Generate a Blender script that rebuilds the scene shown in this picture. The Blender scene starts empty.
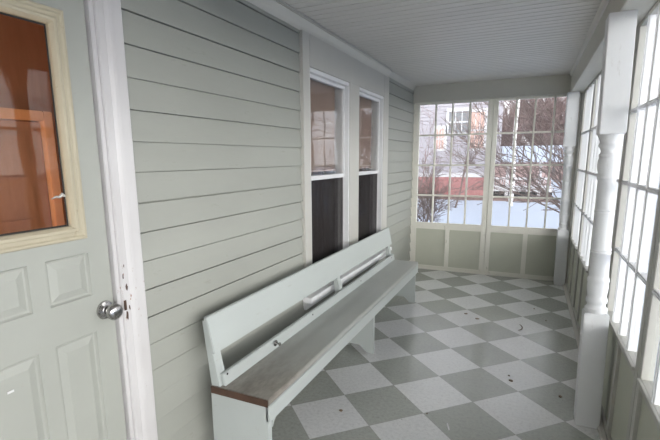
import bpy, bmesh, math, random
from mathutils import Vector, Matrix
C = bpy.context.scene.collection
PI = math.pi
R45 = math.sqrt(0.5)

# ------------------------------------------------------------------ materials
def new_mat(name):
    m = bpy.data.materials.new(name); m.use_nodes = True
    nt = m.node_tree; nt.nodes.clear()
    return m, nt
def N(nt, t, **kw):
    n = nt.nodes.new(t)
    for k, v in kw.items():
        if k in n.inputs: n.inputs[k].default_value = v
        else: setattr(n, k, v)
    return n
def lk(nt, a, b): nt.links.new(a, b)
def ramp(nt, fac, stops):
    r = N(nt, 'ShaderNodeValToRGB'); cr = r.color_ramp
    while len(cr.elements) < len(stops): cr.elements.new(0.5)
    for e, (p, c) in zip(cr.elements, stops):
        e.position = p; e.color = (*c, 1) if len(c) == 3 else c
    lk(nt, fac, r.inputs[0]); return r.outputs[0]
def mixc(nt, fac, a, b):
    m = N(nt, 'ShaderNodeMix', data_type='RGBA')
    if isinstance(fac, (int, float)): m.inputs[0].default_value = fac
    else: lk(nt, fac, m.inputs[0])
    for s, v in ((6, a), (7, b)):
        if isinstance(v, tuple): m.inputs[s].default_value = (*v, 1)
        else: lk(nt, v, m.inputs[s])
    return m.outputs[2]
def math_(nt, op, a, b=None, c=None):
    m = N(nt, 'ShaderNodeMath', operation=op)
    for i, v in enumerate((a, b, c)):
        if v is None: continue
        if isinstance(v, (int, float)): m.inputs[i].default_value = v
        else: lk(nt, v, m.inputs[i])
    return m.outputs[0]
def noise(nt, vec, scale, detail=4, rough=.6):
    n = N(nt, 'ShaderNodeTexNoise', Scale=scale, Detail=detail, Roughness=rough)
    lk(nt, vec, n.inputs['Vector']); return n.outputs[0]
def mapping(nt, scale=(1, 1, 1)):
    tc = N(nt, 'ShaderNodeTexCoord'); mp = N(nt, 'ShaderNodeMapping'); mp.inputs['Scale'].default_value = scale
    lk(nt, tc.outputs['Object'], mp.inputs[0]); return mp.outputs[0]
def finish(nt, col, rough=.5, bump=None, bstr=.1, bdist=.002, metal=0, spec=.5):
    b = N(nt, 'ShaderNodeBsdfPrincipled', Metallic=metal)
    b.inputs['Specular IOR Level'].default_value = spec
    if isinstance(col, tuple): b.inputs['Base Color'].default_value = (*col, 1)
    else: lk(nt, col, b.inputs['Base Color'])
    if isinstance(rough, (int, float)): b.inputs['Roughness'].default_value = rough
    else: lk(nt, rough, b.inputs['Roughness'])
    if bump is not None:
        bn = N(nt, 'ShaderNodeBump', Strength=bstr, Distance=bdist); lk(nt, bump, bn.inputs['Height'])
        lk(nt, bn.outputs[0], b.inputs['Normal'])
    o = N(nt, 'ShaderNodeOutputMaterial'); lk(nt, b.outputs[0], o.inputs[0])
def paint(name, c, rough=.5, var=.06, grain=(1, 1, 1), dirt=None, dirt_amt=0, bstr=.25, spec=.4):
    m, nt = new_mat(name); v = mapping(nt, grain)
    n1 = noise(nt, v, 3.5, 5); n2 = noise(nt, v, 60, 3)
    lo = tuple(x * (1 - var) for x in c); hi = tuple(min(1, x * (1 + var)) for x in c)
    col = ramp(nt, n1, [(.3, lo), (.7, hi)])
    if dirt:
        n3 = noise(nt, v, 28, 6, .7)
        f = math_(nt, 'MULTIPLY', ramp(nt, n3, [(.62, (0, 0, 0)), (.72, (1, 1, 1))]), dirt_amt)
        col = mixc(nt, f, col, dirt)
    finish(nt, col, rough, n2, bstr, .0015, spec=spec)
    return m
M = {}
M['clap'] = paint('sage clapboard paint', (.305, .312, .278), .5, .05, (1, .25, 1), (.2, .2, .16), .35, .3)
M['trim'] = paint('greige trim paint', (.66, .64, .59), .42, .04, (1, 1, .3), (.35, .32, .27), .4, .3)
M['far_trim'] = paint('cream sash paint', (.72, .70, .63), .45, .04, (1, 1, .4), (.3, .27, .2), .5, .3)
M['white'] = paint('white paint', (.78, .785, .79), .38, .04, (1, 1, .4), (.45, .42, .38), .35, .35)
M['bench'] = paint('pale grey green bench paint', (.42, .45, .435), .38, .04, (1, .2, 1), (.3, .28, .24), .3, .3)
M['beam'] = paint('grey beige beam paint', (.56, .545, .49), .5, .03)
M['ceil'] = paint('grey white ceiling paint', (.62, .595, .56), .4, .04, (.3, 1, 1), (.35, .33, .3), .3, .2)
M['panel'] = paint('sage panel paint', (.50, .505, .42), .5, .04, (1, 1, 1), (.25, .25, .2), .3, .2)
M['door'] = paint('grey green door paint', (.335, .345, .31), .38, .03, (1, 1, 1), (.3, .27, .25), .3, .15)
M['putty'] = paint('yellowed frame paint', (.41, .37, .27), .4, .06, (1, 1, 1), (.25, .2, .12), .5, .2)
M['sash'] = paint('white window sash', (.68, .68, .68), .35, .03)
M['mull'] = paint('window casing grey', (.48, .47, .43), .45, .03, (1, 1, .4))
M['plaster'] = paint('plain interior plaster', (.25, .2, .17), .8, .05)
M['wood'] = None

def wood(name, a, b, scale=(1, 1, .12), rough=.4):
    m, nt = new_mat(name); v = mapping(nt, scale)
    n1 = noise(nt, v, 22, 6, .65); n2 = noise(nt, v, 2, 2)
    w = N(nt, 'ShaderNodeMath', operation='ADD'); lk(nt, n1, w.inputs[0]); lk(nt, n2, w.inputs[1])
    col = ramp(nt, math_(nt, 'MULTIPLY', w.outputs[0], .5), [(.35, a), (.65, b)])
    finish(nt, col, rough, n1, .2, .001)
    return m
M['wood'] = wood('orange varnished wood', (.33, .17, .095), (.46, .25, .15))
M['wood_lit'] = wood('varnished wood in lit tone', (.72, .34, .14), (.85, .46, .22))  # paler copy of the wood: light on the inner casing put into its colour
M['rawwood'] = wood('worn brown wood', (.035, .019, .012), (.10, .052, .032), (1, 1, 1), .5)

# seat top: grey-green paint worn to brown toward the near end
def seat_mat():
    m, nt = new_mat('worn seat paint')
    tc = N(nt, 'ShaderNodeTexCoord'); sp = N(nt, 'ShaderNodeSeparateXYZ'); lk(nt, tc.outputs['Object'], sp.inputs[0])
    v = mapping(nt, (1, .4, 1)); n = noise(nt, v, 6, 4, .55); n2 = noise(nt, v, 40, 4)
    # object origin at the near end of the bench: wear fades along its length
    y = math_(nt, 'SUBTRACT', 1, math_(nt, 'DIVIDE', sp.outputs[1], .75))
    f = math_(nt, 'ADD', math_(nt, 'MULTIPLY', y, .8), math_(nt, 'MULTIPLY', math_(nt, 'SUBTRACT', n, .5), .7))
    fac = ramp(nt, f, [(.0, (0, 0, 0)), (.7, (.8, .8, .8))])
    base = ramp(nt, n, [(.3, (.33, .34, .315)), (.7, (.38, .39, .365))])
    brown = ramp(nt, n2, [(.35, (.16, .135, .11)), (.65, (.27, .24, .20))])
    col = mixc(nt, fac, base, brown)
    n3 = noise(nt, mapping(nt), 14, 6, .75)
    col = mixc(nt, math_(nt, 'MULTIPLY', ramp(nt, n3, [(.70, (0, 0, 0)), (.74, (1, 1, 1))]), .25), col, (.60, .60, .58))
    finish(nt, col, .3, n2, .15, .001)
    return m
M['seat'] = seat_mat()

def floor_mat():
    m, nt = new_mat('vinyl checker tiles'); tc = N(nt, 'ShaderNodeTexCoord'); P = tc.outputs['Object']
    sp = N(nt, 'ShaderNodeSeparateXYZ'); lk(nt, P, sp.inputs[0])
    x = math_(nt, 'SUBTRACT', sp.outputs[0], -.9626); y = math_(nt, 'SUBTRACT', sp.outputs[1], 2.3923)
    i = math_(nt, 'MULTIPLY', math_(nt, 'ADD', x, y), R45 / .35)
    j = math_(nt, 'MULTIPLY', math_(nt, 'SUBTRACT', x, y), R45 / .35)
    fi = math_(nt, 'FLOOR', i); fj = math_(nt, 'FLOOR', j)
    par = math_(nt, 'FLOORED_MODULO', math_(nt, 'ADD', fi, fj), 2)
    cb = N(nt, 'ShaderNodeCombineXYZ'); lk(nt, fi, cb.inputs[0]); lk(nt, fj, cb.inputs[1])
    wn = N(nt, 'ShaderNodeTexWhiteNoise', noise_dimensions='2D'); lk(nt, cb.outputs[0], wn.inputs[0])
    big = noise(nt, P, 2.2, 4); fine = noise(nt, P, 48, 6, .78); mid = noise(nt, P, 18, 6, .7)
    lit = ramp(nt, fine, [(.28, (.58, .58, .57)), (.5, (.74, .74, .725)), (.75, (.82, .82, .81))])
    drk = ramp(nt, fine, [(.28, (.31, .32, .295)), (.5, (.405, .415, .375)), (.75, (.475, .485, .44))])
    col = mixc(nt, par, drk, lit)
    hs = N(nt, 'ShaderNodeHueSaturation'); lk(nt, col, hs.inputs['Color'])
    lk(nt, math_(nt, 'ADD', .99, math_(nt, 'ADD', math_(nt, 'MULTIPLY', wn.outputs[0], .09), math_(nt, 'MULTIPLY', math_(nt, 'SUBTRACT', big, .5), .25))), hs.inputs['Value'])
    col = hs.outputs[0]
    # scuffs and specks
    sc = ramp(nt, mid, [(.60, (0, 0, 0)), (.75, (1, 1, 1))]); col = mixc(nt, math_(nt, 'MULTIPLY', sc, .05), col, (.22, .21, .19))
    vo = N(nt, 'ShaderNodeTexVoronoi', Scale=9.0); lk(nt, P, vo.inputs['Vector'])
    spk = ramp(nt, vo.outputs[0], [(.025, (1, 1, 1)), (.045, (0, 0, 0))]); col = mixc(nt, math_(nt, 'MULTIPLY', spk, .6), col, (.08, .075, .065))
    # seams
    def edge(a):
        fr = math_(nt, 'FRACT', a); return math_(nt, 'MINIMUM', fr, math_(nt, 'SUBTRACT', 1, fr))
    e = math_(nt, 'MINIMUM', edge(i), edge(j)); seam = ramp(nt, e, [(.003, (1, 1, 1)), (.008, (0, 0, 0))])
    col = mixc(nt, math_(nt, 'MULTIPLY', seam, .5), col, (.27, .265, .25))
    # worn ivory paint strip before the far wall (bare boards where the tiles stop)
    rg = ramp(nt, mid, [(.3, (.14,) * 3), (.7, (.25,) * 3)])
    h = math_(nt, 'SUBTRACT', math_(nt, 'MULTIPLY', fine, .4), math_(nt, 'MULTIPLY', seam, .6))
    finish(nt, col, rg, h, .25, .0012, spec=.5)
    return m
M['floor'] = floor_mat()

def casing_mat():
    m, nt = new_mat('chipped casing paint'); v = mapping(nt, (1, 1, .45)); P = mapping(nt)
    n = noise(nt, v, 38, 5, .72); n2 = noise(nt, v, 4, 3)
    col = ramp(nt, n2, [(.3, (.47, .455, .45)), (.7, (.56, .55, .545))])
    sp = N(nt, 'ShaderNodeSeparateXYZ'); lk(nt, P, sp.inputs[0])
    d = math_(nt, 'ABSOLUTE', math_(nt, 'SUBTRACT', sp.outputs[2], .95))
    near = math_(nt, 'MULTIPLY', ramp(nt, math_(nt, 'DIVIDE', d, .28), [(0, (1, 1, 1)), (1, (0, 0, 0))]), .08)
    f = ramp(nt, math_(nt, 'ADD', n, near), [(.70, (0, 0, 0)), (.72, (1, 1, 1))])
    col = mixc(nt, f, col, (.24, .12, .07))
    finish(nt, col, .42, n, .3, .0015)
    return m
M['casing'] = casing_mat()

def glass(name, ior=1.5, tint=(1, 1, 1), wave=.02, boost=1.7):
    m, nt = new_mat(name); v = mapping(nt)
    bn = N(nt, 'ShaderNodeBump', Strength=wave, Distance=.02); lk(nt, noise(nt, v, 5, 1), bn.inputs['Height'])
    ge = N(nt, 'ShaderNodeNewGeometry')
    # thin pane: the same reflectance on both faces
    inv = math_(nt, 'MULTIPLY_ADD', ge.outputs['Backfacing'], 1 / ior - ior, ior)
    fr = N(nt, 'ShaderNodeFresnel'); lk(nt, inv, fr.inputs['IOR']); g = N(nt, 'ShaderNodeBsdfGlossy', Roughness=.01); t = N(nt, 'ShaderNodeBsdfTransparent')
    t.inputs[0].default_value = (*tint, 1); lk(nt, bn.outputs[0], g.inputs['Normal'])
    mx = N(nt, 'ShaderNodeMixShader'); lk(nt, math_(nt, 'MINIMUM', math_(nt, 'MULTIPLY', fr.outputs[0], boost), 1), mx.inputs[0])
    lk(nt, t.outputs[0], mx.inputs[1]); lk(nt, g.outputs[0], mx.inputs[2])
    o = N(nt, 'ShaderNodeOutputMaterial'); lk(nt, mx.outputs[0], o.inputs[0])
    return m
M['glass'] = glass('old window glass', 1.45, (.97, .98, .98), .03, .9)
M['glass_door'] = glass('door pane glass', 1.45, (.97, .96, .95), .08, .45)
M['glass_room'] = glass('house window glass', 1.5, (.95, .95, .95), .06, 1.0)
def screen_mat():
    m, nt = new_mat('insect screen mesh'); t = N(nt, 'ShaderNodeBsdfTransparent'); d = N(nt, 'ShaderNodeBsdfDiffuse'); d.inputs[0].default_value = (.045, .04, .04, 1)
    mx = N(nt, 'ShaderNodeMixShader', Fac=.45); lk(nt, t.outputs[0], mx.inputs[1]); lk(nt, d.outputs[0], mx.inputs[2])
    o = N(nt, 'ShaderNodeOutputMaterial'); lk(nt, mx.outputs[0], o.inputs[0]); return m
M['screen'] = screen_mat()
def simple(name, c, rough=.6, metal=0, var=.1, scale=8):
    m, nt = new_mat(name); n = noise(nt, mapping(nt), scale, 4)
    finish(nt, ramp(nt, n, [(.3, tuple(x * (1 - var) for x in c)), (.7, tuple(min(1, x * (1 + var)) for x in c))]), rough, metal=metal)
    return m
M['chrome'] = simple('polished nickel', (.42, .41, .40), .2, 1, .05)
M['curtain'] = simple('dark maroon curtain', (.05, .028, .026), .9)
M['blind'] = simple('tan blind slats', (.44, .31, .25), .6)
M['snow'] = simple('snow', (.50, .56, .67), .8, 0, .02, .6)
M['bark'] = simple('grey brown bark', (.14, .105, .095), .9, 0, .25)
M['twig'] = simple('distant mauve twigs', (.20, .145, .14), .9, 0, .25)
M['siding'] = simple('pale lilac grey siding', (.33, .315, .345), .7, 0, .05)
M['hwhite'] = simple('house white trim', (.50, .50, .52), .6, 0, .03)
M['salmon'] = simple('salmon window pane', (.52, .34, .29), .7, 0, .08)  # salmon tone over the whole pane
M['hglass'] = simple('dark house window pane', (.06, .065, .08), .25, 0, .2)
M['under'] = simple('painted shade under deck', (.03, .03, .03), .9)
M['roof'] = simple('grey roof shingles', (.20, .19, .20), .9)
M['hpink'] = simple('brown shingle siding', (.38, .27, .26), .8, 0, .1)
M['soil'] = simple('brown leaf litter', (.22, .15, .13), .9, 0, .3, 6)
M['leaf'] = simple('dry brown leaf', (.19, .14, .095), .8, 0, .3, 60)
M['chip'] = simple('white paint flake', (.62, .62, .62), .6)
M['dark'] = simple('dark gap', (.03, .028, .025), .9)
M['cable'] = simple('grey cable', (.42, .41, .38), .5)
def brick_mat():
    m, nt = new_mat('red brick'); tc = N(nt, 'ShaderNodeTexCoord'); sp = N(nt, 'ShaderNodeSeparateXYZ'); lk(nt, tc.outputs['Object'], sp.inputs[0])
    cb = N(nt, 'ShaderNodeCombineXYZ'); lk(nt, sp.outputs[0], cb.inputs[0]); lk(nt, sp.outputs[2], cb.inputs[1])
    b = N(nt, 'ShaderNodeTexBrick', Scale=4.0); b.inputs['Color1'].default_value = (.25, .09, .09, 1); b.inputs['Color2'].default_value = (.36, .15, .145, 1)
    b.inputs['Mortar'].default_value = (.36, .27, .26, 1); b.inputs['Mortar Size'].default_value = .02; lk(nt, cb.outputs[0], b.inputs[0])
    finish(nt, b.outputs[0], .85); return m
M['brick'] = brick_mat()
def birch_mat():
    m, nt = new_mat('white birch bark'); v = mapping(nt, (1, 1, 3)); n = noise(nt, v, 4, 4)
    finish(nt, ramp(nt, n, [(.40, (.10, .09, .09)), (.46, (.85, .84, .83))]), .7); return m
M['birch'] = birch_mat()
def siding_strip(): pass

# ------------------------------------------------------------------ mesh builder
class MB:
    def __init__(s): s.v = []; s.f = []
    def face(s, pts):
        k = len(s.v); s.v += [tuple(p) for p in pts]; s.f.append(tuple(range(k, k + len(pts)))); return s
    def box(s, x0, x1, y0, y1, z0, z1):
        k = len(s.v)
        s.v += [(x, y, z) for x in (x0, x1) for y in (y0, y1) for z in (z0, z1)]
        s.f += [tuple(k + i for i in q) for q in ((0, 1, 3, 2), (4, 6, 7, 5), (0, 4, 5, 1), (2, 3, 7, 6), (0, 2, 6, 4), (1, 5, 7, 3))]
        return s
    def prism(s, prof, axis, a, b):      # closed 2-D profile extruded on an axis
        def P(p, t):
            if axis == 'x': return (t, p[0], p[1])
            if axis == 'y': return (p[0], t, p[1])
            return (p[0], p[1], t)
        k = len(s.v); n = len(prof)
        s.v += [P(p, a) for p in prof] + [P(p, b) for p in prof]
        for i in range(n):
            j = (i + 1) % n; s.f.append((k + i, k + j, k + n + j, k + n + i))
        s.f.append(tuple(k + i for i in reversed(range(n)))); s.f.append(tuple(k + n + i for i in range(n)))
        return s
    def lathe(s, prof, c, axis='z', seg=32):   # prof: (radius, height)
        k = len(s.v); n = len(prof)
        for r, h in prof:
            for i in range(seg):
                a = 2 * PI * i / seg; u, w = r * math.cos(a), r * math.sin(a)
                s.v.append((c[0] + u, c[1] + w, c[2] + h) if axis == 'z' else (c[0] + h, c[1] + u, c[2] + w))
        for j in range(n - 1):
            for i in range(seg):
                i2 = (i + 1) % seg; s.f.append((k + j * seg + i, k + j * seg + i2, k + (j + 1) * seg + i2, k + (j + 1) * seg + i))
        s.f.append(tuple(k + i for i in reversed(range(seg)))); s.f.append(tuple(k + (n - 1) * seg + i for i in range(seg)))
        return s
    def tube(s, pts, rad, seg=6):
        k = len(s.v); n = len(pts)
        for i, p in enumerate(pts):
            d = (Vector(pts[min(i + 1, n - 1)]) - Vector(pts[max(i - 1, 0)])).normalized()
            a = d.orthogonal().normalized() if i == 0 else (a - d * a.dot(d)).normalized()
            b = d.cross(a); r = rad[i] if isinstance(rad, (list, tuple)) else rad
            for q in range(seg):
                t = 2 * PI * q / seg; s.v.append(tuple(Vector(p) + (a * math.cos(t) + b * math.sin(t)) * r))
        for i in range(n - 1):
            for q in range(seg):
                q2 = (q + 1) % seg; s.f.append((k + i * seg + q, k + i * seg + q2, k + (i + 1) * seg + q2, k + (i + 1) * seg + q))
        s.f.append(tuple(k + q for q in reversed(range(seg)))); s.f.append(tuple(k + (n - 1) * seg + q for q in range(seg)))
        return s
    def build(s, name, mat, parent=None, bevel=0, smooth=False, origin=None, jitter=0):
        me = bpy.data.meshes.new(name)
        v = s.v
        if origin is not None: v = [(a - origin[0], b - origin[1], c - origin[2]) for a, b, c in v]
        me.from_pydata(v, [], s.f); me.materials.append(mat)
        bm = bmesh.new(); bm.from_mesh(me)
        bmesh.ops.recalc_face_normals(bm, faces=bm.faces)
        if bevel: bmesh.ops.bevel(bm, geom=[e for e in bm.edges if e.calc_face_angle(0) > .6], offset=bevel, segments=2, affect='EDGES', clamp_overlap=True)
        bm.to_mesh(me); bm.free()
        if smooth:
            me.shade_smooth()
            try: me.set_sharp_from_angle(angle=.7)
            except Exception: pass
        o = bpy.data.objects.new(name, me); C.objects.link(o)
        if origin is not None: o.location = origin
        if parent is not None:
            o.parent = parent
            if origin is not None: o.location = Vector(origin) - parent.location
            else: o.location = -parent.location
        return o
def empty(name, loc=(0, 0, 0)):
    o = bpy.data.objects.new(name, None); o.location = loc; o.empty_display_size = .1; C.objects.link(o); return o
def thing(name, label, cat, loc=(0, 0, 0), group=None):
    return tag(empty(name, loc), label, cat, group)
def tag(o, label, cat, group=None, kind=None):
    o['label'] = label; o['category'] = cat
    if group: o['group'] = group
    if kind: o['kind'] = kind
    return o
def struct(o, label=None):
    o['kind'] = 'structure'
    if label: o['label'] = label
    return o

# ------------------------------------------------------------------ dimensions
XL, XR, YF, YB, ZC = -1.41, .45, 5.845, -1.35, 2.35
GZ = -.62            # snow level outside

# floor: tiles on a deck
o = MB().box(XL - .05, .62, YB - .1, YF + .12, -.12, 0).build('floor', M['floor'], origin=(0, 0, 0)); struct(o, 'porch floor of grey and white checker tiles laid diagonally')
# porch skirt below the floor so the porch stands on the ground
struct(MB().box(XL, .58, YB, YF + .08, GZ - .3, -.12).build('wall_foundation', M['far_trim']))

# ceiling: beadboard, boards running across the porch
mb = MB(); y = YB - .3; W = .082
while y < YF + .5:
    mb.prism([(y, ZC + .012), (y + .003, ZC + .010), (y + .008, ZC), (y + W - .003, ZC), (y + W, ZC + .012)], 'x', XL - .1, .9)
    y += W
struct(mb.build('ceiling', M['ceil']), 'beadboard porch ceiling painted grey white')
struct(MB().box(XL - .1, .95, YB - .35, YF + .55, ZC + .0125, ZC + .3).build('ceiling', M['ceil']), 'roof deck above the beadboard')

# left house wall: lapped clapboards with the openings left free
OPEN = [(.32, 1.18, 0, 2.06), (2.80, 3.54, .50, 2.08), (3.76, 4.48, .50, 2.08)]
COVER = [(.2, 1.24, 0, 2.16), (2.72, 4.64, .46, 2.36)]      # covered by casings: boards stop under them
mb = MB(); EXP = .1193; rnd = random.Random(3); z = 1.543 - EXP * 13
while z < ZC + 3:
    z1 = z + EXP; cuts = [YB - .1]
    spans = [(YB - .1, YF + .14)]
    for a, b, c, d in COVER:
        if z1 > c + .03 and z < d - .03:
            spans = [s for p, q in spans for s in ((p, min(q, a)), (max(p, b), q)) if s[1] - s[0] > .01]
    for p, q in spans:
        # a butt joint somewhere in the long runs
        cut = [p, q]
        for a, b in zip(cut, cut[1:]):
            dz = rnd.uniform(-.0015, .0015); t = rnd.uniform(.015, .0175)
            lo = max(z + dz, 0); sl = .0105 if z1 < .98 else .0075 if z1 < 1.36 else .002; t = t if z1 < 1.36 else t - .005
            if z1 > 0: mb.prism([(XL - .014, lo + .0005), (XL - .001, lo + .0005), (XL + t, lo), (XL + t + .0005, lo + .003), (XL + .002, z1 - sl), (XL - .013, z1 - sl + .0005), (XL - .014, z1)], 'y', a + .0006, b - .0006)
    z = z1
struct(mb.build('wall_left', M['clap']), 'sage green lapped clapboard house wall')
mb = MB()
ys = [YB - .1, .32, 1.18, 2.80, 3.54, 3.76, 4.48, YF + .14]
for a, b in zip(ys, ys[1:]):
    if (a, b) == (.32, 1.18): mb.box(XL - .16, XL - .0145, a, b, 2.06, ZC + 3)
    elif (a, b) in ((2.80, 3.54), (3.76, 4.48)): mb.box(XL - .16, XL - .0145, a, b, -.12, .50); mb.box(XL - .16, XL - .0145, a, b, 2.08, ZC + 3)
    else: mb.box(XL - .16, XL - .0145, a, b, -.12, ZC + 3)
mb.box(XL - .16, XL - .0145, YF + .0, YF + .14, GZ - .3, -.12)
struct(mb.build('wall_left', M['clap']), 'house wall sheathing behind the clapboards')

# wall behind the camera
mb = MB().box(XL, .5, YB - .1, YB, 0, ZC)
struct(mb.build('wall_back', M['white']))

# beams
struct(MB().box(XL + .0, .33, 5.80, 6.0, 2.145, ZC + .01).box(XL + .0, .33, 5.79, 5.80, 2.145, 2.165).build('trim_beam_far', M['beam'], bevel=.003), 'painted beam over the far windows')
struct(MB().box(.33, .56, YB, 6.0, 2.145, ZC + .01).build('trim_beam_right', M['beam'], bevel=.003), 'painted beam over the right-hand windows')
mb = MB().prism([(.33, ZC), (.33, ZC - .032), (.318, ZC - .030), (.306, ZC - .012), (.302, ZC)], 'y', YB, 4.05)
mb.prism([(.33, ZC), (.33, ZC - .026), (.322, ZC - .024), (.311, ZC - .010), (.308, ZC)], 'y', 4.06, 5.79)
struct(mb.build('trim_crown_right', M['ceil'], smooth=True))
# left crown
def crown(a, b, s, mat, name, lab):
    pr = [(XL, ZC), (XL, ZC - .078 * s), (XL + .016 * s, ZC - .078 * s), (XL + .020 * s, ZC - .060 * s), (XL + .030 * s, ZC - .040 * s), (XL + .046 * s, ZC - .026 * s), (XL + .052 * s, ZC - .012 * s), (XL + .060 * s, ZC - .010 * s), (XL + .060 * s, ZC)]
    struct(MB().prism(pr, 'y', a, b).build(name, mat, smooth=True), lab)
crown(YB, 4.66, .92, M['beam'], 'trim_crown_left', 'crown moulding along the house wall')
crown(4.66, 5.79, .70, M['mull'], 'trim_crown_left', 'thin crown moulding past the windows')
tag(MB().tube([(XL + .068, YB + .1, ZC - .008), (XL + .068, 1.2, ZC - .009), (XL + .069, 2.6, ZC - .007), (XL + .067, 4.55, ZC - .008), (XL + .058, 4.66, ZC - .014)], .0055, 8).build('wall_cable', M['cable'], smooth=True),
    'thin grey cable run along the crown moulding above the double window', 'cable')

# ------------------------------------------------------------------ glazed sashes with panels below
def sash(n, lab, face, axis, a, b, rows, mat, mm=None, ncol=4, stile=.055, bot=.05, sill=.545, hid=0):
    """face: inner plane; axis 'x' = sash lies along x (far wall), 'y' = along y (right wall)."""
    root = empty('window_%d' % n, (a, face, 0) if axis == 'x' else (face, a, 0)); struct(root, lab)
    def bx(m, u0, u1, w0, w1, z0, z1):
        if axis == 'x': m.box(u0, u1, face + w0, face + w1, z0, z1)
        else: m.box(face + w0, face + w1, u0, u1, z0, z1)
    D = .042; a += .002; b -= .002; g0, g1 = a + stile, b - stile; top = 2.145
    m = MB()
    bx(m, a, g0, 0, D, .004, top); bx(m, g1, b, 0, D, .004, top)
    bx(m, g0, g1, 0, D, .004, bot); bx(m, g0, g1, 0, D, sill, rows[0]); bx(m, g0, g1, 0, D, rows[-1], top)
    c = (g0 + g1) / 2; bx(m, c - .026, c + .026, 0, D, bot, sill)
    m.build('sash_frame', mat, root, bevel=.0025)
    m = MB()
    bx(m, g0 - .003, g1 + .003, -.012, 0, rows[0] - .012, rows[0] + .003)
    m.build('sill_bead', mat, root, bevel=.002)
    m = MB(); q = .010
    for k in range(1, ncol):
        u = g0 + (g1 - g0) * k / ncol; bx(m, u - q, u + q, .003, .036, rows[0], rows[-1])
        bx(m, u - q * .45, u + q * .45, -.003, .003, rows[0], rows[-1])
    for r in rows[1:-1]:
        bx(m, g0, g1, .004, .035, r - q, r + q); bx(m, g0, g1, -.002, .004, r - q * .45, r + q * .45)
    m.build('muntin_grid', mm or mat, root)
    m = MB(); bx(m, g0 - .004, g1 + .004, .024, .027, rows[0] - .004, rows[-1] + .004)
    m.build('glass_pane', M['glass'], root)
    for u0, u1 in ((g0, c - .026), (c + .026, g1)):
        m = MB(); bx(m, u0 - .001, u1 + .001, .014, .032, bot - .001, sill + .001); m.build('lower_panel', M['panel'], root)
    return root
RF = [.628, .985, 1.37, 1.745, 2.122]; RR = [.590, .955, 1.325, 1.70, 2.122]
sash(1, 'left glazed sash of the far wall with two sage panels', YF, 'x', -1.392, -.452, RF, M['far_trim'], stile=.06)
sash(2, 'right glazed sash of the far wall with two sage panels', YF, 'x', -.452, .446, RF, M['far_trim'], stile=.052)
struct(MB().box(-.462, -.442, YF + .0425, YF + .055, 0, 2.145).box(-1.41, -1.392, YF - .005, YF + .06, 0, 2.145).box(.446, .50, YF, YF + .06, 0, 2.145).build('trim_jamb_far', M['far_trim'], bevel=.002))
struct(MB().box(-1.40, .33, YF - .022, YF - .001, 0, .018).build('trim_shoe_far', M['far_trim'], bevel=.004))
struct(MB().box(-1.39, .33, YF - .012, YF - .001, 2.128, 2.1445).build('trim_stop_far', M['far_trim'], bevel=.003))
yy = [5.84, 4.75, 3.86, 2.98, 2.088, 1.20, .31, -.58, YB]
yy[0] = 5.64
nm = 3
for b, a in zip(yy, yy[1:]):
    if a < 1: continue          # unseen sashes beside the viewpoint left out to let in more daylight
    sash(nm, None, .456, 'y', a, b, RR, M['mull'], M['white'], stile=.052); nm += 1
for k, lab in ((3, 'farthest right-hand glazed sash, beside the corner post'), (4, 'second right-hand sash from the far corner'), (5, 'right-hand sash just beyond the near turned post'), (6, 'right-hand glazed sash beside the near turned post'), (7, 'nearest right-hand glazed sash at the edge of the photo')):
    bpy.data.objects['window_%d' % k]['label'] = lab
struct(MB().box(.456, .50, 5.642, YF - .001, 0, 2.145).box(.456, .50, 1.10, 1.20, 0, 2.145).build('trim_jamb_right', M['far_trim'], bevel=.002))
mb = MB().box(.428, .4555, 1.2, 5.64, 0, .030).build('trim_shoe_right', M['trim'], bevel=.006); struct(mb, 'worn shoe moulding at the foot of the right wall')

# ------------------------------------------------------------------ turned posts
def turned_post(x, y, lab, sc=1.0):
    t = thing('turned_post', lab, 'post', (x, y, 0), 'turned porch posts')
    h = .0575
    MB().box(x - h, x + h, y - h, y + h, 0.0, .645).build('square_base', M['white'], t, bevel=.005)
    pr = [(.050, .645), (.0535, .650), (.0535, .668), (.047, .674), (.043, .684), (.0435, .694), (.049, .700), (.051, .712), (.049, .722), (.0445, .728),
          (.0445, .740), (.0485, .765), (.0500, .790), (.0485, .806), (.0515, .812), (.0525, .822), (.0500, .832), (.0455, .838), (.0450, .850),
          (.0450, .960), (.0480, .965), (.0480, .972), (.0445, .976), (.0475, .982), (.0475, .990), (.0442, .995),
          (.0420, 1.170), (.0455, 1.176), (.0455, 1.184), (.0415, 1.189), (.0445, 1.194), (.0440, 1.202), (.0405, 1.208),
          (.0405, 1.330), (.0400, 1.345), (.0445, 1.351), (.0470, 1.359), (.0445, 1.368), (.0425, 1.373), (.0425, 1.382), (.0470, 1.400), (.0495, 1.422), (.0480, 1.444),
          (.0430, 1.462), (.0460, 1.468), (.0460, 1.476), (.0400, 1.482), (.0385, 1.495), (.0410, 1.508), (.0490, 1.516), (.0500, 1.526), (.0470, 1.534), (.0450, 1.540), (.0500, 1.556), (.052, 1.566)]
    MB().lathe(pr, (x, y, 0), 'z', 40).build('turned_shaft', M['white'], t, smooth=True)
    m = MB().box(x - h, x + h, y - h, y + h, 1.575, 2.145)
    # chamfered foot of the upper square block
    k = len(m.v); m.lathe([(.052, 1.560), (.0585, 1.580)], (x, y, 0), 'z', 40)
    m.build('square_head', M['white'], t, bevel=.004)
    t.rotation_euler = (-math.radians(1.6 * sc), -math.radians(.95), 0)      # the old posts lean a little into the porch
    return t
turned_post(.380, 2.680, 'white turned porch post standing nearest, between the right-hand windows')
turned_post(.392, 5.715, 'white turned porch post in the far right corner', 0)

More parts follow.
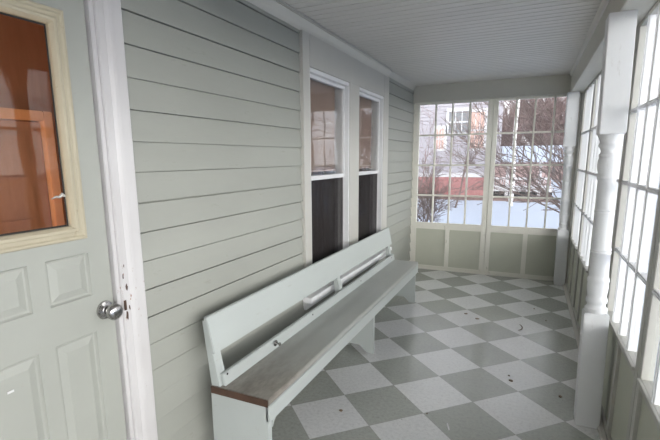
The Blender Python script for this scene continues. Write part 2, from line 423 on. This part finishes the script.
# ------------------------------------------------------------------ house double window
mb = MB()
XC = XL + .030
mb.box(XL + .001, XC, 2.70, 2.80, .50, 2.28).box(XL + .001, XC, 4.48, 4.65, .50, 2.28).box(XL + .001, XC, 3.54, 3.76, .50, 2.075).box(XL + .001, XC, 2.80, 4.48, 2.075, 2.28)
struct(mb.build('trim_1', M['mull'], bevel=.002), 'flat painted casing around the double window')
struct(MB().box(XL + .001, XC + .055, 2.675, 4.68, .465, .506).box(XL + .001, XC - .002, 2.70, 4.65, .40, .462).build('trim_2', M['white'], bevel=.004), 'white window sill behind the bench back')
def hung(n, a, b, lab):
    root = empty('window_%d' % n, (XL, a, .5)); struct(root, lab)
    # jamb liner
    MB().box(XL - .10, XC - .004, b - .022, b - .001, .502, 2.073).box(XL - .10, XC - .004, a + .001, a + .012, .502, 2.073).box(XL - .10, XC - .004, a + .012, b - .022, 2.045, 2.073).box(XL - .10, XC - .004, a + .012, b - .022, .502, .52).build('window_frame', M['sash'], root, bevel=.002)
    g0, g1 = a + .013, b - .023
    def fr(x0, x1, z0, z1, s, nm, mat, br=None):
        m = MB(); br = br or s
        m.box(x0, x1, g0, g0 + s, z0, z1).box(x0, x1, g1 - s, g1, z0, z1).box(x0, x1, g0 + s, g1 - s, z0, z0 + br).box(x0, x1, g0 + s, g1 - s, z1 - s, z1)
        return m.build(nm, mat, root, bevel=.002)
    u = fr(XL - .040, XL - .006, 1.325, 2.044, .024, 'upper_sash', M['sash'], .02)
    MB().box(XL - .024, XL - .021, g0 + .022, g1 - .022, 1.343, 2.022).build('upper_glass', M['glass_room'], root)
    fr(XL - .078, XL - .043, .521, 1.345, .024, 'lower_sash', M['sash'], .05)
    MB().box(XL - .062, XL - .059, g0 + .022, g1 - .022, .568, 1.322).build('lower_glass', M['glass_room'], root)
    fr(XL - .030, XL - .010, .521, 1.324, .010, 'screen_frame', M['sash'], .010)
    MB().box(XL - .020, XL - .0195, g0 + .009, g1 - .009, .53, 1.316).build('insect_screen', M['screen'], root)
hung(20, 2.80, 3.54, 'nearer double-hung window of the pair in the clapboard wall')
hung(21, 3.76, 4.48, 'farther double-hung window of the pair in the clapboard wall')
for a, b, w in ((2.83, 3.505, 'nearer'), (3.79, 4.445, 'farther')):
    m = MB(); z = 1.385
    while z < 2.03:
        m.prism([(XL - .100, z), (XL - .098, z + .002), (XL - .083, z + .019), (XL - .085, z + .017)], 'y', a, b); z += .0195
    m.box(XL - .103, XL - .079, a, b, 2.053, 2.07).box(XL - .099, XL - .085, a, b, 1.37, 1.382)
    tag(m.build('window_blind', M['blind']), 'tan slatted blind half lowered behind the %s house window' % w, 'blind', 'slatted blinds in the house windows')
# curtain and dark room
for a, b, w in ((2.82, 3.50, 'nearer'), (3.78, 4.46, 'farther')):
    m = MB(); pts = []; k = 0
    n = 48
    for i in range(n):
        y0 = a + (b - a) * i / n; y1 = a + (b - a) * (i + 1) / n
        x0 = XL - .20 + .018 * math.sin(i * 1.05); x1 = XL - .20 + .018 * math.sin((i + 1) * 1.05)
        m.face([(x0, y0, .42), (x1, y1, .42), (x1, y1, 1.5), (x0, y0, 1.5)]).face([(x0 - .004, y0, .42), (x1 - .004, y1, .42), (x1 - .004, y1, 1.5), (x0 - .004, y0, 1.5)])
    tag(m.build('window_curtain', M['curtain'], smooth=True), 'dark maroon curtain behind the lower pane of the %s house window' % w, 'curtain', 'curtains in the house windows')
# the rooms behind the wall
mb = MB()
def room(m, x0, x1, y0, y1, z0, z1):
    t = .05
    m.box(x0 - t, x0, y0 - t, y1 + t, z0 - t, z1 + t).box(x0, x1, y0 - t, y0, z0 - t, z1 + t).box(x0, x1, y1, y1 + t, z0 - t, z1 + t).box(x0, x1, y0, y1, z0 - t, z0).box(x0, x1, y0, y1, z1, z1 + t)
room(mb, -3.6, XL - .16, 2.4, 4.9, 0, 2.5)
struct(mb.build('wall_room', M['plaster']), 'dim room behind the double window')

# ------------------------------------------------------------------ entry door
DX = XL - .012
root = empty('door_1', (DX, .335, 0)); struct(root, 'grey green entry door with large pane and raised panels')
ya, yb, za, zb = .335, 1.142, .02, 2.045
cols = [(.455, .600), (.662, .838), (.897, 1.057)]
ins = [(c, (.985, 1.145)) for c in cols] + [(c, (.20, .845)) for c in cols]
ycuts = sorted({ya, yb, .458, 1.032, *[v for c in cols for v in c]}); zcuts = sorted({za, zb, 1.215, 1.935, .985, 1.145, .20, .845})
m = MB()
def inpanel(y, z):
    for (p, q), (r, s) in ins:
        if p < y < q and r < z < s: return True
    return .458 < y < 1.032 and 1.215 < z < 1.935
for y0, y1 in zip(ycuts, ycuts[1:]):
    for z0, z1 in zip(zcuts, zcuts[1:]):
        if not inpanel((y0 + y1) / 2, (z0 + z1) / 2): m.face([(DX, y0, z0), (DX, y1, z0), (DX, y1, z1), (DX, y0, z1)])
def inset(m, p, q, r, s, steps):
    cur = [(DX, p, r), (DX, q, r), (DX, q, s), (DX, p, s)]
    for d, dx in steps:
        nx = [(DX + dx, p + d, r + d), (DX + dx, q - d, r + d), (DX + dx, q - d, s - d), (DX + dx, p + d, s - d)]
        for i in range(4): m.face([cur[i], cur[(i + 1) % 4], nx[(i + 1) % 4], nx[i]])
        cur = nx
    m.face(cur)
for (p, q), (r, s) in ins: inset(m, p, q, r, s, [(.002, -.004), (.006, -.009), (.012, -.010), (.034, -.003), (.037, -.002)])
# edges and back of the slab
B = DX - .042
m.face([(DX, ya, za), (DX, ya, zb), (B, ya, zb), (B, ya, za)]).face([(DX, yb, za), (DX, yb, zb), (B, yb, zb), (B, yb, za)]).face([(DX, ya, zb), (DX, yb, zb), (B, yb, zb), (B, ya, zb)]).face([(DX, ya, za), (DX, yb, za), (B, yb, za), (B, ya, za)])
for a in ((ya, .458, za, zb), (1.032, yb, za, zb), (.458, 1.032, za, 1.215), (.458, 1.032, 1.935, zb)): m.face([(B, a[0], a[2]), (B, a[1], a[2]), (B, a[1], a[3]), (B, a[0], a[3])])
m.face([(DX, .458, 1.215), (DX, 1.032, 1.215), (B, 1.032, 1.215), (B, .458, 1.215)]).face([(DX, .458, 1.935), (DX, 1.032, 1.935), (B, 1.032, 1.935), (B, .458, 1.935)]).face([(DX, .458, 1.215), (DX, .458, 1.935), (B, .458, 1.935), (B, .458, 1.215)]).face([(DX, 1.032, 1.215), (DX, 1.032, 1.935), (B, 1.032, 1.935), (B, 1.032, 1.215)])
me_door = m.build('door_slab', M['door'], root)
# moulded light frame: nested ring
def ring(rects, mat, name, par):
    m = MB(); rects = list(rects)
    for (x, p, q, r, s), (x2, p2, q2, r2, s2) in zip(rects, rects[1:]):
        A = [(x, p, r), (x, q, r), (x, q, s), (x, p, s)]; Bq = [(x2, p2, r2), (x2, q2, r2), (x2, q2, s2), (x2, p2, s2)]
        for i in range(4): m.face([A[i], A[(i + 1) % 4], Bq[(i + 1) % 4], Bq[i]])
    return m.build(name, mat, par)
o0 = (.438, 1.056, 1.198, 1.952); 
def rr(x, d): return (x, o0[0] + d, o0[1] - d, o0[2] + d, o0[3] - d)
ring([rr(DX - .001, 0), rr(DX + .009, .001), rr(DX + .013, .005), rr(DX + .013, .012), rr(DX + .008, .017), rr(DX + .008, .027), rr(DX + .011, .032), rr(DX + .010, .040), rr(DX + .003, .046), rr(DX - .003, .050), rr(DX - .018, .050)], M['putty'], 'pane_frame', root)
ring([rr(DX - .0165, .046), rr(DX - .0165, .056)], M['dark'], 'glazing_seal', root)
m = MB().box(DX - .022, DX - .018, .46, 1.03, 1.22, 1.93); m.build('door_glass', M['glass_door'], root)
MB().tube([(DX - .0168, 1.010, 1.350), (DX - .0165, .995, 1.358), (DX - .0168, .985, 1.350), (DX - .0165, .972, 1.352), (DX - .0168, .955, 1.345)], [.003, .007, .005, .004, .001], 6).build('tape_scrap', M['cable'], root)
kn = MB().lathe([(0.0043, 0.0), (0.0348, 0.0), (0.0358, 0.0031), (0.0337, 0.0083), (0.0195, 0.0113), (0.0152, 0.0144), (0.0141, 0.0289), (0.0174, 0.0329), (0.026, 0.0381), (0.0309, 0.0464), (0.032, 0.0546), (0.0298, 0.0628), (0.0228, 0.069), (0.0131, 0.0721), (0.0022, 0.0731)], (DX, 1.100, .915), 'x', 36).build('door_knob', M['chrome'], root, smooth=True)
MB().box(DX, DX + .0012, .728, .748, .758, .765).build('white_sticker', M['chip'], root)
# casing: jamb reveal, stepped casing
mb = MB().box(XL - .15, XL + .006, 1.147, 1.172, 0, 2.07).prism([(XL + .001, 1.163), (XL + .013, 1.163), (XL + .0175, 1.167), (XL + .018, 1.196), (XL + .021, 1.201), (XL + .025, 1.210), (XL + .027, 1.222), (XL + .0285, 1.262), (XL + .026, 1.268), (XL + .020, 1.270), (XL + .001, 1.270)], 'z', 0, 2.165)
mb.box(XL - .15, XL + .006, .305, .329, 0, 2.07).box(XL + .001, XL + .027, .20, .315, 0, 2.16).box(XL - .15, XL + .006, .329, 1.147, 2.05, 2.07).box(XL + .001, XL + .027, .315, 1.200, 2.07, 2.16)
struct(mb.build('trim_3', M['casing'], bevel=.002), 'white chipped casing around the entry door')
# rusty strike area on the jamb
MBs = MB().box(XL + .0183, XL + .0195, 1.1640, 1.176, .895, .935); o = MBs.build('trim_4', M['rawwood']); struct(o, 'worn bare strike mortise on the door casing')
def casing_chip(y, z, w, h, seed):
    q = random.Random(seed); n = 9; pts = [(y + w * math.cos(2 * PI * i / n) * q.uniform(.6, 1), z + h * math.sin(2 * PI * i / n) * q.uniform(.6, 1)) for i in range(n)]
    MB().prism([(a - 0, b) for a, b in pts], 'x', XL + .0176, XL + .0188).build('bare_chip', M['rawwood'], o)
casing_chip(1.176, .872, .007, .022, 1); casing_chip(1.184, .985, .006, .016, 2); casing_chip(1.172, 1.03, .003, .014, 3); casing_chip(1.190, .90, .004, .012, 4); casing_chip(1.180, 1.07, .002, .008, 5)
# vestibule behind the door with a wooden inner door
mb = MB(); room(mb, -2.55, XL - .16, .02, 1.9, 0, 2.5); struct(mb.build('wall_vestibule', M['wood']), 'varnished wood vestibule behind the entry door')
rt = empty('door_2', (-2.55, .3, 0)); struct(rt, 'varnished inner door seen through the entry door pane')
m = MB().box(-2.545, -2.51, .80, 1.655, .01, 1.685)
m.build('door_slab', M['wood'], rt, bevel=.003)
for k, (r_, s_) in enumerate(((.15, .55), (.62, .92), (.98, 1.16), (1.21, 1.39), (1.44, 1.62))):
    MB().box(-2.509, -2.499, .88, 1.18, r_, s_).box(-2.509, -2.499, 1.27, 1.57, r_, s_).build('raised_panel', M['wood'], rt, bevel=.005)
MB().box(-2.545, -2.48, .74, .795, 0, 1.745).box(-2.545, -2.48, 1.66, 1.715, 0, 1.745).box(-2.545, -2.48, .795, 1.66, 1.69, 1.745).build('door_casing', M['wood_lit'], rt, bevel=.004)
L = bpy.data.lights.new('vestibule_fill_light', 'POINT'); L.energy = 13; L.color = (1, .78, .58); L.shadow_soft_size = .12  # unseen lamp, added to brighten the wood behind the door pane
lo = bpy.data.objects.new('vestibule_fill_light', L); lo.location = (-2.0, .40, 1.05); C.objects.link(lo)

# ------------------------------------------------------------------ bench
BY0, BY1 = 1.512, 4.40
t = thing('long_bench', 'long pale grey green wooden bench against the clapboard wall', 'bench', (-1.15, BY0, 0))
ZS = .430
m = MB(); n = 1
o = MB().box(-1.283, -.968, BY0, BY1, ZS - .032, ZS).build('seat', M['seat'], t, bevel=.004, origin=(-1.15, BY0, 0))
o['label'] = 'grey seat board worn brown at the near end'
MB().box(-1.281, -.970, BY0 - .003, BY0 - .0005, ZS - .035, ZS - .001).build('worn_end_grain', M['rawwood'], t)
MB().box(-.985, -.966, BY0 + .001, BY1 - .001, .318, ZS - .0325).build('apron', M['bench'], t, bevel=.003)
# reclined back
def recl(z): return -1.232 - (z - .43) * .21       # front face of the back posts
def leg(y, th, near=False):
    m = MB(); x0, x1 = (-1.285, -.972) if near else (-1.325, -.987)
    if near: m.prism([(x0, 0), (x0 + .03, 0), (x0 + .03, .0), (x0 + .07, .06), (x1 - .055, .06), (x1 - .015, 0), (x1, 0), (x1, ZS - .034), (x0, ZS - .034)], 'y', y, y + th)
    else: m.prism([(x0 + .02, 0), (x0 + .07, 0), (x0 + .13, .055), (x1 - .11, .055), (x1 - .055, 0), (x1, 0), (x1, ZS - .034), (x0 + .08, ZS - .034), (x0 + .02, .36)], 'y', y, y + th)
    return m.build('leg', M['bench'], t, bevel=.002)
leg(BY0 + .001, .028, True); leg(3.035, .028); leg(4.366, .028)
MB().lathe([(.003, 0), (.017, .001), (.017, .004), (.006, .006), (.006, .022), (.010, .026), (.009, .031), (.002, .033)], (-1.212, 1.985, .466), 'x', 16).build('rail_hook', M['chrome'], t, smooth=True)
for yy_, zz_ in ((2.47, .470), (3.385, .462), (1.56, .48), (4.3, .47)):
    MB().lathe([(.002, 0), (.006, .0005), (.005, .0025), (.001, .003)], (recl(zz_) + .0215, yy_, zz_), 'x', 10).build('screw_head', M['dark'], t)
# apron bracket at the near front corner
MB().prism([(BY0 + .030, .3175), (BY0 + .030, .285), (BY0 + .036, .300), (BY0 + .046, .311), (BY0 + .060, .3175)], 'x', -.985, -.967).build('corner_bracket', M['bench'], t)
def post(y, w=.058):
    MB().prism([(-1.281, .4305), (recl(.43), .4305), (recl(.745), .745), (recl(.745) - .018, .745)], 'y', y, y + w).build('back_post', M['bench'], t, bevel=.002)
post(BY0 + .004); post(2.99); post(4.33)
def board(z0, z1, th, off, name, y0, y1):
    MB().prism([(recl(z0) + off, z0), (recl(z0) + off + th, z0), (recl(z1) + off + th, z1), (recl(z1) + off, z1)], 'y', y0, y1).build(name, M['bench'], t, bevel=.003)
board(.594, .765, .020, .001, 'back_board', BY0 - .004, BY1)
board(.4305, .490, .020, .001, 'lower_back_rail', BY0 + .02, BY1)

# ------------------------------------------------------------------ floor scraps
def scrap(name, lab, cat, x, y, pts, mat, th=.003, group=None, bend=.004):
    m = MB(); n = len(pts)
    k = len(m.v)
    top = [(x + a, y + b, .0025 + th + bend * ((a * 37 + b * 53) % 1.0) * .5) for a, b in pts]; bo = [(x + a, y + b, .0008) for a, b in pts]
    m.v += bo + top; m.f += [tuple(reversed(range(n))), tuple(range(n, 2 * n))] + [(i, (i + 1) % n, n + (i + 1) % n, n + i) for i in range(n)]
    o = m.build(name, mat, origin=(x, y, 0)); return tag(o, lab, cat, group)
def blob(r, seed, sx=1):
    q = random.Random(seed); return [(r * sx * q.uniform(.6, 1.1) * math.cos(2 * PI * i / 9), r * q.uniform(.6, 1.1) * math.sin(2 * PI * i / 9)) for i in range(9)]
scrap('paint_flake', 'thin white sliver of paint on a grey floor tile', 'paint flake', -.314, 2.314, [(-.012, .028), (-.006, .032), (.014, -.026), (.008, -.031)], M['chip'], .001)
scrap('dry_leaf', 'curled dark leaf scrap on a white tile beside the bench', 'leaf', -.914, 2.215, blob(0.0086, 1, 1.4), M['leaf'], .004)
scrap('dry_leaf', 'round brown leaf scrap on a grey tile near the turned post', 'leaf', .264, 2.922, blob(0.0101, 2), M['leaf'], .005)
scrap('dry_leaf', 'upper of two leaf scraps together on a white tile at mid floor', 'leaf', -.034, 3.085, blob(0.0094, 3, .8), M['leaf'], .003)
scrap('dry_leaf', 'lower of two leaf scraps together on a white tile at mid floor', 'leaf', -.020, 3.015, blob(0.0122, 4, 1.3), M['leaf'], .003)
scrap('dry_leaf', 'small leaf scrap left of its twin on a white tile before the far sashes', 'leaf', -.461, 4.237, blob(0.0130, 5, 1.2), M['leaf'], .003)
scrap('dry_leaf', 'small leaf scrap just right of its twin on a white tile', 'leaf', -.351, 4.139, blob(0.0130, 6, 1.6), M['leaf'], .003)
scrap('dry_leaf', 'tiny dark leaf scrap between the white tile and the far right post', 'leaf', .125, 4.651, blob(0.0086, 7), M['leaf'], .003)
scrap('dry_leaf', 'faint leaf scrap on a grey tile near the right wall shoe', 'leaf', .222, 4.337, blob(0.0086, 8, .7), M['leaf'], .003)
scrap('dry_leaf', 'small leaf scrap at the seam beside the white paint sliver', 'leaf', -.446, 2.394, blob(0.0058, 9), M['leaf'], .003)
tag(MB().tube([(-.02 + .05 * math.cos(q), 4.06 + .085 * math.sin(q), .0055) for q in [i * .22 - 1.2 for i in range(11)]], [.002 + .0022 * math.sin(i * PI / 10) for i in range(11)], 6).build('curled_twig', M['leaf']), 'curved dark twig lying on a white tile before the far sashes', 'twig')

# ------------------------------------------------------------------ outside
m = MB().box(-60, 90, YF + .2, 140, GZ - .3, GZ).box(.6, 90, -60, YF + .2, GZ - .3, GZ).box(-60, .6, -60, YB - .2, GZ - .3, GZ)
struct(m.build('ground', M['snow']), 'snow-covered yard outside the porch')

def lap_siding(m, x0, x1, y, z0, z1, e=.17, holes=()):
    z = z0
    while z < z1:
        zt = min(z + e, z1); sp = [(x0, x1)]
        for a, b, c, d in holes:
            if zt > c and z < d: sp = [s for p, q in sp for s in ((p, min(q, a)), (max(p, b), q)) if s[1] - s[0] > .02]
        for p, q in sp: m.prism([(y, z), (y - .06, z), (y - .004, zt - .012), (y, zt)], 'x', p, q)
        z = zt
HY = 24.0
h = thing('neighbour_house', 'pale lilac grey sided house on a red brick base across the snow', 'house', (-8, HY, GZ))
m = MB(); lap_siding(m, -16, -1.95, HY, .62, 7.0); m.box(-16, -1.95, HY, HY + 9, .55, 7.0); m.build('siding_wall', M['siding'], h)
MB().box(-16, -1.97, HY - .03, HY + 9, GZ, .46).build('brick_foundation', M['brick'], h)
MB().box(-16.05, -1.88, HY - .10, HY + 9, .46, .66).build('water_table', M['hwhite'], h)
MB().box(-2.1, -1.92, HY - .06, HY, .66, 7.0).build('corner_board', M['hwhite'], h)
MB().prism([(HY - .5, 6.9), (HY + 4.5, 9.6), (HY + 9.5, 6.9)], 'x', -16.4, -1.5).build('roof', M['roof'], h)
for x0, w, z0, hh, mat in ((-3.93, .95, 2.68, 1.05, 'hglass'), (-2.85, .62, 1.9, 1.75, 'salmon'), (-4.55, .40, 1.9, 1.0, 'salmon'), (-7.4, .95, 2.4, 1.5, 'hglass'), (-10.4, .95, 2.4, 1.5, 'hglass')):
    f = MB().box(x0 - .14, x0 + w + .14, HY - .09, HY, z0 - .12, z0 + hh + .16).build('window_casing', M['hwhite'], h)
    MB().box(x0, x0 + w, HY - .11, HY - .09, z0, z0 + hh).build('window_pane', M[mat], f)
    q = MB().box(x0, x0 + w, HY - .135, HY - .11, z0 + hh / 2 - .035, z0 + hh / 2 + .035)
    for k in (1, 2): q.box(x0 + w * k / 3 - .018, x0 + w * k / 3 + .018, HY - .13, HY - .11, z0, z0 + hh)
    q.build('window_bars', M['hwhite'], f)
    f.children[0].location = (0, 0, 0); f.children[1].location = (0, 0, 0)

struct(MB().prism([(HY - 1.1, GZ - .02), (HY - .9, GZ + .05), (HY - .2, GZ + .08), (HY - .035, GZ + .02), (HY - .035, GZ - .02)], 'x', -16, 1.0).build('ground', M['soil'], bevel=0), 'bare brown planting strip along the house')
p = thing('neighbour_porch', 'white porch with a baluster railing beside the lilac grey house', 'porch', (-.8, HY + .5, GZ))
MB().box(-1.87, 1.0, HY - .05, HY + 2.5, -.22, -.05).build('deck', M['hwhite'], p)
MB().box(-1.87, 1.0, HY + .05, HY + 2.4, GZ, -.22).build('under_deck_shade', M['under'], p)  # near-black box painted in for the shade in the gap below the deck
MB().box(-1.87, 1.0, HY - .02, HY + .06, .36, .46).box(-1.87, 1.0, HY, HY + .04, -.04, .03).build('handrail', M['hwhite'], p)
for k in range(27):
    x = -1.83 + k * .105; MB().box(x, x + .03, HY + .005, HY + .035, .03, .36).build('baluster', M['hwhite'], p)
for x in (-1.02, .42): MB().box(x - .07, x + .07, HY - .04, HY + .10, GZ, 1.05 if x < 0 else 1.3).build('porch_post', M['hwhite'], p)
MB().box(-1.87, 1.0, HY + 2.3, HY + 2.45, -.05, 1.0).build('back_wall', M['hpink'], p)

h2 = thing('distant_house', 'low brown house with a snowy roof behind the white porch', 'house', (2, 46, GZ))
MB().box(-3.5, 7, 46, 53, GZ, 1.0).build('house_wall', M['hpink'], h2)
MB().prism([(45.4, .95), (49.5, 2.5), (53.5, .95)], 'x', -3.9, 7.4).build('snowy_roof', M['snow'], h2)
for k in range(5): MB().box(-2.6 + k * 1.9, -1.8 + k * 1.9, 45.96, 46, -.2, .7).build('house_window', M['hglass'], h2)

# bare trees
def tree_mb(seed, height, levels, spread=.55, rad=.12, sides=4, lean=(0, 0), kids=4, up=.25, mn=.006, minlen=.25, first=.25):
    rn = random.Random(seed); m = MB()
    def grow(p, d, ln, r, lv):
        n = 4 if lv > 1 else 3; pts = [p]; rs = [r]; q = Vector(p); dd = d.copy()
        r1 = max(r * .45, mn)
        for i in range(n):
            dd = (dd + Vector((rn.gauss(0, .13), rn.gauss(0, .13), rn.gauss(0, .09) + up * .12))).normalized()
            q = q + dd * (ln / n); pts.append(q.copy()); rs.append(max(r + (r1 - r) * (i + 1) / n, mn))
        m.tube([tuple(x) for x in pts], rs, sides if lv > 1 else 3)
        if lv <= 0: return
        for k in range(kids + (1 if lv < 3 else 0)):
            s = rn.uniform(first if lv == levels else .15, 1.0) * n; i = min(int(s), n - 1); fr = s - i
            b = pts[i].lerp(pts[i + 1], fr) if isinstance(pts[i], Vector) else Vector(pts[i]).lerp(Vector(pts[i + 1]), fr)
            ax = dd.orthogonal().normalized(); ax.rotate(Matrix.Rotation(rn.uniform(0, 2 * PI), 3, dd))
            nd = (dd * rn.uniform(.7, 1) + ax * spread * rn.uniform(.8, 1.5)).normalized(); nd.z = nd.z * .85 + up * .4; nd.normalize()
            grow(b, nd, ln * rn.uniform(.5, .75), max(rs[i] * .6, mn), lv - 1)
    grow(Vector((0, 0, 0)), Vector((lean[0], lean[1], 1)).normalized(), height * .55, rad, levels)
    return m
def shrub_mb(seed, height, stems, levels, spread, rad, kids=4, mn=.004, tilt=(0, 0)):
    rn = random.Random(seed); m = MB()
    for k in range(stems):
        a = 2 * PI * k / stems + rn.uniform(-.3, .3); s = rn.uniform(.25, 1) * spread
        t = tree_mb(seed * 31 + k, height * rn.uniform(.75, 1.1) * 1.1, levels, .5, rad * rn.uniform(.6, 1), 5, (math.cos(a) * s + tilt[0], math.sin(a) * s + tilt[1]), kids, .18, mn)
        k0 = len(m.v); ox, oy = math.cos(a) * .08, math.sin(a) * .08
        m.v += [(x + ox, y + oy, z) for x, y, z in t.v]; m.f += [tuple(i + k0 for i in f) for f in t.f]
    return m
def place(src, name, loc, rz, s, lab, cat, group=None):
    o = src.copy() if src.users_collection and src.get('label') else src
    if o is not src: C.objects.link(o)
    o.location = loc; o.rotation_euler = (0, 0, rz); o.scale = (s, s, s)
    tag(o, lab, cat, group); return o
# big shrub-tree seen in the right far sash
o = shrub_mb(11, 4.3, 6, 3, .38, .062, 4, .007, (-.30, 0)).build('bare_shrub', M['bark'])
place(o, 'bare_shrub', (1.35, 11.2, GZ), 0, 1, 'large bare shrub with leaning stems outside the far right panes', 'shrub')
o = shrub_mb(5, 2.0, 7, 3, .9, .026, 5, .004).build('bare_shrub', M['bark'])
place(o, 'bare_shrub', (-2.35, 11.0, GZ), 0, 1, 'low dark bare shrub at the left foot of the far windows', 'shrub')
o = tree_mb(21, 5.0, 4, .6, .05, 4, (.12, 0), 4, .2, .006, first=.12).build('bare_tree', M['bark'])
place(o, 'bare_tree', (-2.75, 19.2, GZ), 0, 1, 'slim bare tree before the window of the lilac grey house', 'tree')
o = tree_mb(27, 5.4, 4, .7, .06, 4, (-.08, 0), 4, .2, .006, first=.12).build('bare_tree', M['twig'])
place(o, 'bare_tree', (-3.9, 17.2, GZ), 0, 1, 'twiggy bare tree before the left side of the lilac grey house', 'tree')
m = MB().tube([(0, 0, 0), (.03, 0, 1.5), (-.02, 0, 3), (.05, 0, 5), (.02, 0, 7), (.1, 0, 9)], [.10, .085, .075, .06, .045, .02], 10)
bt = thing('birch_tree', 'white-barked birch with a straight slender trunk', 'tree', (-.70, 21, GZ))
o = m.build('trunk', M['birch']); o.parent = bt; o.location = (0, 0, 0)
m2 = MB(); rn = random.Random(8)
for k in range(9):
    z = 3.2 + k * .6; tt = tree_mb(100 + k, 2.2, 2, .5, .022, 3, (math.cos(k * 2.4) * 1.3, math.sin(k * 2.4) * 1.3), 4, .1, .006); k0 = len(m2.v)
    m2.v += [(x, y, w + z) for x, y, w in tt.v]; m2.f += [tuple(i + k0 for i in f) for f in tt.f]
o = m2.build('branches', M['twig']); o.parent = bt; o.location = (0, 0, 0)
# woodland behind: copies of three crowns
srcs = [tree_mb(50 + k, 9.2, 4, .42, .15, 3, (0, 0), 6, .35, .021, first=.03).build('woodland_tree', M['twig']) for k in range(3)]
rn = random.Random(77); first = [True] * 3
spots = []
for row in range(4):
    for k in range(8): spots.append((-10 + k * 3.9 + (row % 2) * 1.95 + rn.uniform(-.4, .4), 56 + row * 5.5 + rn.uniform(-.5, .5), rn.uniform(.85, 1.08)))
for k in range(8): spots.append((-8.5 + k * 2.9 + rn.uniform(-.3, .3), 51.5 + (k % 2) * 2.2, rn.uniform(.45, .6)))
NFAR = len(spots)
for k in range(12): spots.append((17 + (k % 3) * 6.5, -8 + k * 4.2, rn.uniform(.7, .9)))
for k, (x, y, q) in enumerate(spots):
    s = srcs[k % 3]
    far_ = k < NFAR
    if first[k % 3]: o = s; first[k % 3] = False
    else: o = s.copy(); C.objects.link(o)
    o.location = (x, y, GZ); o.rotation_euler = (0, 0, rn.uniform(0, 6.28)); o.scale = (q, q, q)
    if far_: tag(o, 'bare mauve-brown woodland tree behind the distant snowy roof', 'tree', 'bare trees of the distant wood')
    else: tag(o, 'bare woodland tree in the snowy yard beyond the right-hand windows', 'tree', 'bare trees beyond the right-hand windows')

# ------------------------------------------------------------------ camera
cam = bpy.data.cameras.new('camera'); co = bpy.data.objects.new('camera', cam); C.objects.link(co)
a, b, c = 0.4453423312541483, -0.18716494346572024, 0.01018111289583023
ca, sa, cb, sb, cc, sc = math.cos(a), math.sin(a), math.cos(b), math.sin(b), math.cos(c), math.sin(c)
R = Matrix(((ca, -sa, 0), (sa, ca, 0), (0, 0, 1))) @ Matrix(((1, 0, 0), (0, cb, -sb), (0, sb, cb))) @ Matrix(((cc, 0, sc), (0, 1, 0), (-sc, 0, cc)))
rt_, fw, up_ = R.col[0], R.col[1], R.col[2]
co.matrix_world = Matrix(((rt_[0], up_[0], -fw[0], 0), (rt_[1], up_[1], -fw[1], 0), (rt_[2], up_[2], -fw[2], 1.4699), (0, 0, 0, 1)))
cam.sensor_width = 36; cam.lens = 443.294 / 660 * 36; cam.shift_x = (330 - 317.414) / 660; cam.shift_y = (242.503 - 220) / 660; cam.clip_start = .02; cam.clip_end = 500
bpy.context.scene.camera = co


# ------------------------------------------------------------------ overcast winter sky
GLOW = 6.8
w = bpy.data.worlds.new('overcast'); bpy.context.scene.world = w; w.use_nodes = True; nt = w.node_tree; nt.nodes.clear()
tc = N(nt, 'ShaderNodeTexCoord'); sp = N(nt, 'ShaderNodeSeparateXYZ'); lk(nt, tc.outputs['Generated'], sp.inputs[0])
base = ramp(nt, sp.outputs[2], [(0, (.92, .91, .95)), (.35, (.86, .87, .92)), (1, (.60, .62, .68))])
# low bright band of cloud towards the right-hand side of the porch
az = math_(nt, 'ADD', math_(nt, 'MULTIPLY', sp.outputs[0], .68), math_(nt, 'MULTIPLY', sp.outputs[1], -.73))
ga = ramp(nt, az, [(.1, (0, 0, 0)), (.6, (1, 1, 1))]); ge = ramp(nt, sp.outputs[2], [(.0, (1, 1, 1)), (.16, (.9, .9, .9)), (.42, (0, 0, 0))])
g = math_(nt, 'MULTIPLY', math_(nt, 'MULTIPLY', ga, ge), GLOW)
gl = N(nt, 'ShaderNodeVectorMath', operation='SCALE'); gl.inputs[0].default_value = (1.0, .985, .96); lk(nt, g, gl.inputs['Scale'])
ad = N(nt, 'ShaderNodeVectorMath', operation='ADD'); lk(nt, base, ad.inputs[0]); lk(nt, gl.outputs[0], ad.inputs[1]); col = ad.outputs[0]
bg = N(nt, 'ShaderNodeBackground', Strength=1.0); lk(nt, col, bg.inputs[0]); oo = N(nt, 'ShaderNodeOutputWorld'); lk(nt, bg.outputs[0], oo.inputs[0])
vs = bpy.context.scene.view_settings
vs.view_transform = 'Standard'; vs.look = 'None'; vs.exposure = .95; vs.gamma = 1; vs.use_curve_mapping = False
